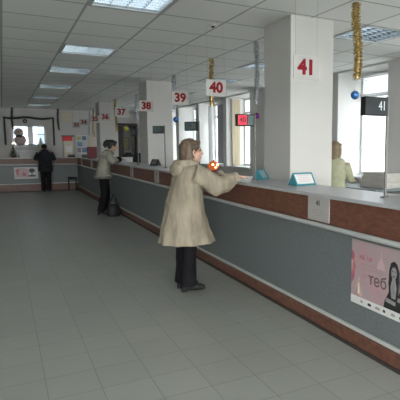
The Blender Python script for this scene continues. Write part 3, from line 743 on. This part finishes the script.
# clerk's desk with boxes at the right window
dx0, dx1, dy0, dy1, dz = 5.15, 5.94, 5.8, 8.1, .90
t = thing('clerk_desk', 'grey green desk under the right window behind the counter', 'desk', (5.5, 7.1, 0))
G().box((dx0, dy0, dz - .03), (dx1, dy1, dz), bev=.005).build('desktop', DESKM, t)
for x in (dx0 + .03, dx1 - .07):
    for y in (dy0 + .03, dy1 - .07): G().box((x, y, 0), (x + .04, y + .04, dz - .03)).build('leg', POLE, t)
G().box((dx0 + .03, dy0 + .08, .45), (dx0 + .045, dy1 - .08, dz - .03)).build('front_board', DESKM, t)
for k, (x, y, z, w, d, h, lab) in enumerate(((5.47, 5.95, dz, .42, .62, .10, 'grey box file lowest in the stack on the clerk desk'), (5.50, 6.0, dz + .10, .38, .56, .09, 'grey box file in the middle of the stack on the clerk desk'), (5.52, 5.97, dz + .19, .36, .58, .06, 'grey box file topmost of the stack on the clerk desk'))):
    t = thing('box_file', lab, 'box file', (x + w / 2, y + d / 2, z), 0, 'box files on the clerk desk')
    G().box((x, y, z), (x + w, y + d, z + h * .65)).build('case', CARD, t)
    G().box((x - .004, y - .004, z + h * .65), (x + w + .004, y + d + .004, z + h)).build('lid', CARD, t)
tag(G().box((5.2, 7.15, dz), (5.42, 7.5, dz + .03)).build('paper_stack', PAPER), 'white paper stack on the clerk desk left of the box files', 'paper')
# blind in the top of the first window
t = thing('window_blind', 'raised white slatted blind at the top of the right window', 'blind', (XG - .06, 7.2, 2.62))
G().box((XG - .08, 6.55, 2.99), (XG - .03, 7.9, 3.035)).build('headrail', PVC, t)
for k in range(10):
    z = 2.66 + k * .033
    G().add([(XG - .078, 6.56, z), (XG - .078, 7.9, z), (XG - .034, 7.9, z + .022), (XG - .034, 6.56, z + .022)], [(0, 1, 2, 3)]).build('slat', PVC, t)
G().box((XG - .07, 6.56, 2.625), (XG - .04, 7.9, 2.645)).build('bottom_rail', PVC, t)
# tan vertical blind strip on the third window reveal
g = G()
for k in range(3):
    x = XW + .16 + k * .09; g.box((x, 13.40, 1.02), (x + .085, 13.43, 3.0))
tag(g.build('curtain', BEIGEC), 'narrow tan curtain at the window left of the red display', 'curtain')

# pale vertical blinds drawn across the farther windows
for (a, b, lab) in ((13.74, 15.25, 'pale vertical blind left of the tan curtain, behind sign 40'), (16.02, 17.35, 'pale vertical blind above the head of the woman in the beige coat')):
    t = thing('vertical_blind', lab, 'blind', (XG - .12, (a + b) / 2, WZ0 + .02), 0, 'vertical blinds')
    G().box((XG - .15, a, WZ1 - .06), (XG - .09, b, WZ1 - .01)).build('headrail', PVC, t)
    n = int((b - a) / .1)
    for k in range(n):
        y = a + (k + .5) * (b - a) / n
        g = G(); g.box((-.002, -.056, WZ0 + .03), (.002, .056, WZ1 - .06), Matrix.Translation((XG - .12, y, 0)) @ Matrix.Rotation(math.radians(16), 4, 'Z')); g.build('slat', BLINDM, t)

# ------------------------------------------------------------------ people
def bez(a, b, c, n=5):
    a, b, c = Vector(a), Vector(b), Vector(c)
    return [a.lerp(b, i / n).lerp(b.lerp(c, i / n), i / n) for i in range(n + 1)]
def hand(g, wrist, dirn, down, side, curl=.5):
    """palm, four fingers and a side thumb; dirn along the hand, down = palm normal"""
    w = Vector(wrist); d = Vector(dirn).normalized(); dn = Vector(down); dn = (dn - d * dn.dot(d)).normalized(); s = d.cross(dn).normalized() * side
    g.tube([w, w + d * .03, w + d * .06, w + d * .088], [(.017, .024), (.016, .034), (.015, .040), (.012, .038)], 12, ref=tuple(dn))
    for k, (off, L) in enumerate(((-.029, .068), (-.010, .078), (.010, .073), (.028, .057))):
        b = w + d * .08 + s * off; L1, L2, L3 = L * .45, L * .32, L * .28
        def rot(a): return d * math.cos(a) + dn * math.sin(a)
        p1 = b + (rot(curl * .3) + s * off * 2.5) * L1; p2 = p1 + rot(curl * .9) * L2; p3 = p2 + rot(curl * 1.5) * L3
        g.tube([b - d * .02, b, p1, p2, p3], [.0085, .0088, .0082, .0075, .0058], 8)
    b = w + d * .025 - s * .026
    p1 = b + (d * .75 - s * .75 + dn * .25).normalized() * .036; p2 = p1 + (d * .95 - s * .2 + dn * .25).normalized() * .030; p3 = p2 + (d + dn * .2).normalized() * .02
    g.tube([w + d * .01 - s * .01, b, p1, p2, p3], [.012, .0125, .0105, .009, .0065], 8)

def head(g, c, R, hs=1):
    T = Matrix.Translation(Vector(c)) @ R @ Matrix.Scale(hs, 4)
    g.ell((-.012, 0, .025), (.094, .074, .09), T, 20, 14)
    g.ell((.028, 0, -.042), (.062, .058, .075), T, 18, 12)
    g.ell((.05, 0, -.098), (.03, .032, .022), T)                      # chin
    g.ell((-.005, 0, -.055), (.06, .055, .05), T)                     # jaw corners
    g.tube([(.078, 0, .018), (.098, 0, -.012), (.108, 0, -.032), (.088, 0, -.042)], [.010, .012, .016, .012], 8, T)   # nose
    g.ell((.078, 0, .022), (.016, .05, .012), T)                      # brow
    for s in (-1, 1):
        g.ell((.066, s * .036, -.03), (.02, .022, .02), T)            # cheeks
        g.tube([(-.002, s * .070, -.045), (-.012, s * .082, -.015), (.0, s * .082, .008), (.008, s * .074, -.01)], [.008, .011, .011, .007], 8, T)   # ears
    g.ell((.084, 0, -.064), (.012, .024, .007), T); g.ell((.081, 0, -.076), (.012, .021, .007), T)
    return T

def person(label, loc, rz, P, scale=1, vox=.008, name='person'):
    t = thing(name, label, 'person', loc, rz, None, scale)
    g = G()
    g.stack([(P['hip'][2] - .10, P['hip'][0], 0, .085, .15), (P['hip'][2], P['hip'][0] - .01, 0, .10, .16), (P['waist'][2], P['waist'][0], 0, .085, .125), (P['chest'][2], P['chest'][0], 0, .105, .15), (P['chest'][2] + .10, P['neck'][0] - .005, 0, .08, .15), (P['neck'][2], P['neck'][0], 0, .05, .055)], n=20)
    R = Matrix.Rotation(P.get('yaw', 0), 4, 'Z') @ Matrix.Rotation(P.get('nod', 0), 4, 'Y')
    hc = Vector(P['head'])
    g.tube([Vector(P['neck']) - Vector((0, 0, .05)), P['neck'], hc + Vector((-.01, 0, -.05))], [.055, .05, .048], 12)
    T = head(g, hc, R, P.get('hs', 1))
    for k, s in (('R', -1), ('L', 1)):
        a = P['arm' + k]
        g.tube([a[0], Vector(a[0]).lerp(Vector(a[1]), .5), a[1], Vector(a[1]).lerp(Vector(a[2]), .4), a[2]], [.050, .043, .038, .036, .024], 12)
        hand(g, a[2], a[3], a[4], -s, a[5])
        l = P['leg' + k]
        g.tube([l[0], Vector(l[0]).lerp(Vector(l[1]), .5), l[1], Vector(l[1]).lerp(Vector(l[2]), .35), l[2]], [.082, .07, .052, .052, .034], 12)
        an = Vector(l[2]); f = Vector(l[3]).normalized()
        g.tube([an - f * .05 + Vector((0, 0, -.035)), an + Vector((0, 0, -.03)), an + f * .09 + Vector((0, 0, -.045)), an + f * .16 + Vector((0, 0, -.055))], [.028, .034, .03, .018], 10)
    body = fuse(g, 'body', SKIN, t, vox, 3)
    for s in (-1, 1): G().ell(tuple(T @ Vector((.078, s * .031, .003))), (.010, .012, .008), nu=10, nv=6).build('eye', EYE, t, local=True)
    G().ell((.0905, 0, -.069), (.006, .020, .007), T, 10, 6).build('lips', LIP, t, local=True)
    return t, T
def shoes(t, P, m, heel=.0, name='shoe'):
    for k in 'RL':
        an = Vector(P['leg' + k][2]); f = Vector(P['leg' + k][3]).normalized(); z = an.z
        g = G()
        g.tube([an - f * .065 + Vector((0, 0, .045 - z + heel)), an + Vector((0, 0, .055 - z + heel)), an + f * .09 + Vector((0, 0, .045 - z)), an + f * .15 + Vector((0, 0, .034 - z)), an + f * .185 + Vector((0, 0, .026 - z))], [(.045, .034), (.055, .04), (.044, .043), (.033, .038), (.018, .024)], 14)
        g.tube([an + Vector((0, 0, .05 - z + heel)), an + Vector((0, 0, .15 - z))], [.048, .045], 12)
        g.tube([an - f * .045 + Vector((0, 0, 0 - z)), an - f * .045 + Vector((0, 0, .05 - z + heel))], .028, 10)
        o = fuse(g, name, m, t, .008, 3)
        zs = min(v.co.z for v in o.data.vertices)
        for v in o.data.vertices: v.co.z = max(.001, v.co.z - min(0, zs) * 0)
def trousers(t, P, m, top, flare=0, rt=.105, rb=.075):
    g = G(); h = P['hip']
    g.stack([(h[2] - .10, h[0], 0, .12, .17), (h[2], h[0], 0, .128, .178), (top, P['waist'][0], 0, .11, .15)], n=20)
    for k in 'RL':
        l = P['leg' + k]; a, b, c = (Vector(q) for q in l[:3])
        c = Vector((c.x, c.y, .065))
        g.tube([a + Vector((0, 0, .03)), a.lerp(b, .5), b, b.lerp(c, .5), c], [rt, (rt + rb) / 2 + .004, rb, rb, rb + flare], 14)
    return fuse(g, 'trousers', m, t, .01, 4, .004, 14)

# --- woman in the beige coat
P = dict(hip=(-.03, 0, .86), waist=(-.01, 0, 1.02), chest=(.035, 0, 1.18), neck=(.05, 0, 1.355), head=(.085, 0, 1.50), hs=1.08, yaw=-.12, nod=-.06,
         armR=[(.045, -.165, 1.30), (.27, -.215, 1.165), (.535, -.165, 1.222), (1, .12, -.06), (0, 0, -1), .35],
         armL=[(.045, .165, 1.30), (.27, .215, 1.165), (.535, .14, 1.222), (1, -.25, -.06), (0, 0, -1), .35],
         legR=[(-.02, -.085, .84), (.0, -.09, .46), (-.02, -.09, .085), (1, -.12, 0)], legL=[(-.01, .08, .84), (.0, .085, .46), (-.01, .08, .085), (1, .15, 0)])
wom, T = person('woman in a long beige shearling coat leaning her arms on the counter', (1.74, 5.04, 0), math.radians(4), P, 1.03, .0065)
trousers(wom, P, BLKCL, 1.0, .012, .10, .078)
shoes(wom, P, LEATH, .012)
g = G()
g.stack([(1.385, .048, 0, .07, .075), (1.345, .04, 0, .115, .155), (1.29, .035, 0, .145, .198), (1.2, .025, 0, .16, .205), (1.1, .01, 0, .17, .21), (.97, -.005, 0, .192, .22, .008), (.82, -.01, 0, .222, .238, .014), (.70, -.006, 0, .256, .255, .022), (.59, .008, 0, .288, .275, .034), (.525, .016, 0, .31, .288, .045)], n=48, nf=11)
for k, s in (('R', -1), ('L', 1)):
    a = [Vector(q) for q in P['arm' + k][:3]]
    cuff = a[1].lerp(a[2], .93)
    g.tube([a[0] - Vector((.02, 0, .03)), a[0].lerp(a[1], .5) - Vector((0, 0, .02)), a[1] - Vector((0, 0, .042)), a[1].lerp(a[2], .5) - Vector((0, 0, .040)), cuff - Vector((0, 0, .008))], [(.11, .09), (.105, .085), (.112, .084), (.098, .076), (.062, .058)], 16)
fuse(g, 'coat', COATB, wom, .011, 4, .008, 16)
g = G()   # hood lying on the back and the collar roll
g.tube([(.12, 0, 1.335), (.10, -.085, 1.36), (.02, -.11, 1.375), (-.06, -.075, 1.365), (-.085, 0, 1.36), (-.06, .075, 1.365), (.02, .11, 1.375), (.10, .085, 1.36), (.12, 0, 1.335)], [.03, .034, .04, .046, .05, .046, .04, .034, .03], 12)
g.ell((-.095, 0, 1.305), (.06, .12, .075))
fuse(g, 'hood', CUFFB, wom, .01, 4, .006, 30)
for k in 'RL':
    a = [Vector(q) for q in P['arm' + k][:3]]; d = (a[2] - a[1]).normalized(); c = a[1].lerp(a[2], .90) - Vector((0, 0, .008))
    g = G(); g.tube([c - d * .035, c, c + d * .03], [(.066, .064), (.072, .070), (.062, .060)], 16); fuse(g, 'cuff', CUFFB, wom, .008, 3, .004, 40)
g = G()
g.ell((-.026, 0, .036), (.102, .088, .092), T); g.ell((-.068, 0, -.035), (.064, .082, .088), T)
for s in (-1, 1):
    g.ell((-.05, s * .06, -.045), (.05, .036, .085), T); g.ell((.015, s * .058, .042), (.055, .030, .042), T)
g.ell((.05, 0, .082), (.044, .066, .024), T); g.ell((-.092, 0, -.095), (.034, .065, .035), T)
fuse(g, 'hair', HAIRB, wom, .008, 3, .006, 28)
for s in (-1, 1): G().ell((-.004, s * .086, -.062), .007, T, 8, 6).build('earring', GOLD, wom, local=True)

# --- customer with ponytail
P2 = dict(hip=(.0, 0, .92), waist=(.02, 0, 1.05), chest=(.07, 0, 1.24), neck=(.155, 0, 1.42), head=(.225, 0, 1.555), yaw=.05, nod=.15,
          armR=[(.11, -.165, 1.36), (.19, -.24, 1.20), (.36, -.08, 1.25), (1, .5, -.1), (0, 0, -1), .5],
          armL=[(.11, .165, 1.36), (.22, .22, 1.20), (.38, .10, 1.25), (1, -.5, -.1), (0, 0, -1), .5],
          legR=[(.0, -.085, .88), (-.0, -.09, .49), (-.09, -.10, .11), (1, -.15, 0)], legL=[(.01, .085, .88), (.06, .10, .49), (.07, .12, .11), (1, .1, 0)])
p2, T = person('customer with a black ponytail and grey beige jacket leaning on the counter', (2.05, 11.7, 0), math.radians(-6), P2, 1.035, .009)
trousers(p2, P2, BLKCL, 1.05, .005, .108, .078)
shoes(p2, P2, LEATH, .03, 'boot')
g = G()
g.stack([(1.45, .14, 0, .065, .07), (1.41, .12, 0, .11, .155), (1.33, .08, 0, .14, .195), (1.22, .035, 0, .138, .185), (1.08, .015, 0, .142, .178), (.95, .0, 0, .16, .195, .01), (.84, -.01, 0, .172, .205, .015)], n=32, nf=8)
for k in 'RL':
    a = [Vector(q) for q in P2['arm' + k][:3]]
    g.tube([a[0] - Vector((.02, 0, .02)), a[0].lerp(a[1], .5), a[1], a[1].lerp(a[2], .5), a[1].lerp(a[2], .95)], [.085, .078, .072, .062, .048], 14)
fuse(g, 'jacket', JACK, p2, .013, 3, .008, 14)
g = G(); g.stack([(.875, -.018, 0, .193, .217), (.845, -.02, 0, .20, .225), (.815, -.02, 0, .19, .215)], n=28); fuse(g, 'fur_hem', FURT, p2, .013, 2, .01, 40)
g = G(); g.tube([(.22, 0, 1.38), (.18, -.08, 1.41), (.11, -.09, 1.435), (.07, 0, 1.435), (.11, .09, 1.435), (.18, .08, 1.41), (.22, 0, 1.38)], .035, 12); g.ell((.03, 0, 1.36), (.05, .11, .07)); fuse(g, 'hood', FURT, p2, .012, 3, .01, 40)
for k in 'RL':
    a = [Vector(q) for q in P2['arm' + k][:3]]; c = a[1].lerp(a[2], .93); d = (a[2] - a[1]).normalized()
    g = G(); g.tube([c - d * .13, c - d * .04, c + d * .03], [.062, .066, .058], 12); fuse(g, 'cuff', BLKCL, p2, .01, 2)
g = G(); g.ell((-.028, 0, .04), (.104, .088, .095), T); g.ell((-.06, 0, -.02), (.06, .076, .07), T); g.ell((.055, 0, .08), (.038, .068, .03), T)
for s in (-1, 1): g.ell((.0, s * .06, .03), (.06, .03, .06), T)
fuse(g, 'hair', HAIRK, p2, .011, 3, .006, 25)
g = G(); g.tube([T @ Vector((-.09, 0, .07)), T @ Vector((-.13, 0, .075)), T @ Vector((-.16, 0, .035)), T @ Vector((-.165, 0, -.03)), T @ Vector((-.155, 0, -.07))], [.035, .05, .055, .045, .018], 12); fuse(g, 'ponytail', HAIRK, p2, .011, 2, .008, 25)
# bag on the floor
t = thing('shoulder_bag', 'black shoulder bag standing on the floor beside the ponytailed customer', 'bag', (2.17, 11.28, 0))
g = G(); g.stack([(.005, 2.17, 11.25, .14, .10), (.06, 2.17, 11.25, .17, .125), (.17, 2.17, 11.25, .155, .11), (.26, 2.17, 11.25, .11, .07), (.285, 2.17, 11.25, .09, .03)], n=24); g.build('bag_body', LEATH, t, smooth=True)
for s in (-1, 1): G().tube([(2.08, 11.25 + s * .03, .25), (2.12, 11.25 + s * .035, .40), (2.17, 11.25 + s * .03, .50), (2.22, 11.25 + s * .035, .40), (2.26, 11.25 + s * .03, .25)], .013, 8).build('strap', LEATH, t, smooth=True)
G().box((2.10, 11.243, .283), (2.24, 11.257, .292)).build('zip', POLE, t)

# --- man at the far counter, seen from behind
P3 = dict(hip=(0, 0, .90), waist=(.01, 0, 1.05), chest=(.03, 0, 1.24), neck=(.05, 0, 1.42), head=(.09, 0, 1.535), yaw=0, nod=.45,
          armR=[(.03, -.185, 1.365), (.10, -.29, 1.16), (.30, -.12, 1.245), (1, .6, -.05), (0, 0, -1), .4],
          armL=[(.03, .185, 1.365), (.10, .29, 1.16), (.30, .12, 1.245), (1, -.6, -.05), (0, 0, -1), .4],
          legR=[(0, -.085, .88), (.01, -.09, .48), (-.02, -.09, .085), (1, -.15, 0)], legL=[(0, .085, .88), (.02, .09, .48), (.02, .09, .085), (1, .15, 0)])
p3, T = person('person in dark clothes seen from behind at the far counter', (1.30, 18.47, 0), math.radians(90), P3, 1.0, .009)
trousers(p3, P3, BLKCL, 1.05, 0, .105, .082); shoes(p3, P3, LEATH)
g = G()
g.stack([(1.44, .045, 0, .075, .08), (1.41, .04, 0, .12, .17), (1.33, .03, 0, .15, .22), (1.2, .02, 0, .16, .225), (1.05, .01, 0, .165, .215), (.9, .0, 0, .18, .225), (.72, .0, 0, .19, .235, .01)], n=32)
for k in 'RL':
    a = [Vector(q) for q in P3['arm' + k][:3]]
    g.tube([a[0] - Vector((0, 0, .02)), a[0].lerp(a[1], .5), a[1], a[1].lerp(a[2], .5), a[1].lerp(a[2], .95)], [.095, .088, .08, .07, .055], 14)
fuse(g, 'coat', NAVY, p3, .013, 3, .008, 12)
g = G(); g.tube([(.12, 0, 1.40), (.09, -.08, 1.42), (.02, -.09, 1.44), (-.03, 0, 1.44), (.02, .09, 1.44), (.09, .08, 1.42), (.12, 0, 1.40)], .04, 12); fuse(g, 'collar', NAVY, p3, .012, 3)
g = G(); g.ell((-.02, 0, .045), (.108, .09, .085), T); g.ell((-.05, 0, .0), (.075, .082, .06), T); g.stack([(.015, -.01, 0, .112, .094), (.04, -.01, 0, .114, .096), (.05, -.01, 0, .108, .09)], n=24, T=T); fuse(g, 'knit_cap', BLKCL, p3, .01, 3)
g = G(); g.ell((-.055, 0, -.03), (.055, .075, .06), T); fuse(g, 'hair', HAIRK, p3, .011, 2)

# --- clerk with fair hair
P4 = dict(hip=(0, 0, .88), waist=(.01, 0, 1.03), chest=(.015, 0, 1.22), neck=(.02, 0, 1.40), head=(.05, 0, 1.535), yaw=-.25, nod=.15,
          armR=[(.01, -.17, 1.335), (.08, -.235, 1.09), (.29, -.22, 1.05), (1, .0, -.05), (0, 0, -1), .4],
          armL=[(.01, .17, 1.335), (.05, .24, 1.09), (.24, .13, 1.04), (1, -.2, -.1), (0, 0, -1), .4],
          legR=[(0, -.085, .86), (.01, -.09, .47), (-.02, -.09, .085), (1, -.1, 0)], legL=[(0, .085, .86), (.01, .09, .47), (.0, .09, .085), (1, .1, 0)])
p4, T = person('clerk with fair shoulder length hair in a pale green cardigan behind the counter', (4.52, 6.05, 0), math.radians(38), P4, 1.0, .008)
trousers(p4, P4, BLKCL, 1.02); shoes(p4, P4, LEATH)
g = G()
g.stack([(1.42, .02, 0, .065, .07), (1.39, .015, 0, .10, .145), (1.31, .01, 0, .13, .19), (1.2, .01, 0, .135, .18), (1.05, .0, 0, .128, .168), (.93, .0, 0, .145, .185), (.80, .0, 0, .155, .195, .008)], n=32)
for k in 'RL':
    a = [Vector(q) for q in P4['arm' + k][:3]]
    g.tube([a[0] - Vector((0, 0, .02)), a[0].lerp(a[1], .5), a[1], a[1].lerp(a[2], .5), a[1].lerp(a[2], .92)], [.075, .066, .060, .052, .040], 14)
fuse(g, 'cardigan', GREENJ, p4, .011, 3, .006, 14)
g = G(); g.ell((-.028, 0, .045), (.108, .092, .095), T); g.ell((-.065, 0, -.06), (.062, .088, .12), T); g.ell((.055, 0, .088), (.042, .072, .03), T)
for s in (-1, 1): g.ell((-.01, s * .075, -.035), (.055, .026, .11), T)
g.ell((-.07, 0, -.14), (.045, .075, .05), T)
fuse(g, 'hair', HAIRY, p4, .010, 3, .008, 25)

# ------------------------------------------------------------------ light and camera
SKY_LO, SKY_HI = 1.15, 14.0
W = bpy.data.worlds.new('sky'); sc.world = W; W.use_nodes = True
bg = W.node_tree.nodes['Background']
nt = W.node_tree; tc = nt.nodes.new('ShaderNodeTexCoord'); sp = nt.nodes.new('ShaderNodeSeparateXYZ'); rp = nt.nodes.new('ShaderNodeValToRGB')
# overcast sky, brightest on the side behind the camera where the sun stands behind the clouds
nt.links.new(tc.outputs['Generated'], sp.inputs[0])
dt = nt.nodes.new('ShaderNodeVectorMath'); dt.operation = 'DOT_PRODUCT'; nt.links.new(tc.outputs['Generated'], dt.inputs[0]); dt.inputs[1].default_value = (-.6, -.8, 0)
mr = nt.nodes.new('ShaderNodeMapRange'); nt.links.new(dt.outputs['Value'], mr.inputs[0])
mr.inputs[1].default_value = .1; mr.inputs[2].default_value = .85; mr.inputs[3].default_value = 0; mr.inputs[4].default_value = 1
nt.links.new(mr.outputs[0], rp.inputs[0])
rp.color_ramp.elements[0].position = 0.0; rp.color_ramp.elements[0].color = (.93, .98, 1.0, 1)
rp.color_ramp.elements[1].position = 1; rp.color_ramp.elements[1].color = (1.0, .985, .945, 1)
m2 = nt.nodes.new('ShaderNodeMapRange'); nt.links.new(mr.outputs[0], m2.inputs[0]); m2.inputs[3].default_value = SKY_LO; m2.inputs[4].default_value = SKY_HI
nt.links.new(rp.outputs[0], bg.inputs[0]); nt.links.new(m2.outputs[0], bg.inputs[1])
def portal(loc, rot, sx, sy):
    l = bpy.data.lights.new('window_daylight', 'AREA'); l.shape = 'RECTANGLE'; l.size = sx; l.size_y = sy; l.cycles.is_portal = True
    o = bpy.data.objects.new('window_daylight', l); COL.objects.link(o); o.location = loc; o.rotation_euler = rot
for a, b in wins: portal((XG + .1, (a + b) / 2, (WZ0 + WZ1) / 2), (0, math.radians(90), 0), WZ1 - WZ0, b - a)
for a, b in fw: portal(((a + b) / 2, -4.16, 1.6), (math.radians(90), 0, 0), b - a, 2.7)
portal(((BWX0 + BWX1) / 2, YB + .2, (BWZ0 + BWZ1) / 2), (math.radians(-90), 0, 0), BWX1 - BWX0, BWZ1 - BWZ0)

cam = bpy.data.cameras.new('camera'); co = bpy.data.objects.new('camera', cam); COL.objects.link(co); sc.camera = co
F, PX, PY, VX, VY = 480, 266, 200, 2, 146
p = math.atan((PY - VY) / F); yaw = math.atan((PX - VX) / F * math.cos(p))
cam.sensor_width = 36; cam.lens = F / 400 * 36; cam.shift_x = -(PX - 200) / 400; cam.clip_end = 300; cam.clip_start = .05
co.location = (0, 0, 1.6); co.rotation_euler = (math.radians(90) - p, 0, -yaw)
vs = sc.view_settings; vs.view_transform = 'Standard'; vs.look = 'None'; vs.gamma = 1; vs.use_curve_mapping = False; vs.exposure = 1.0
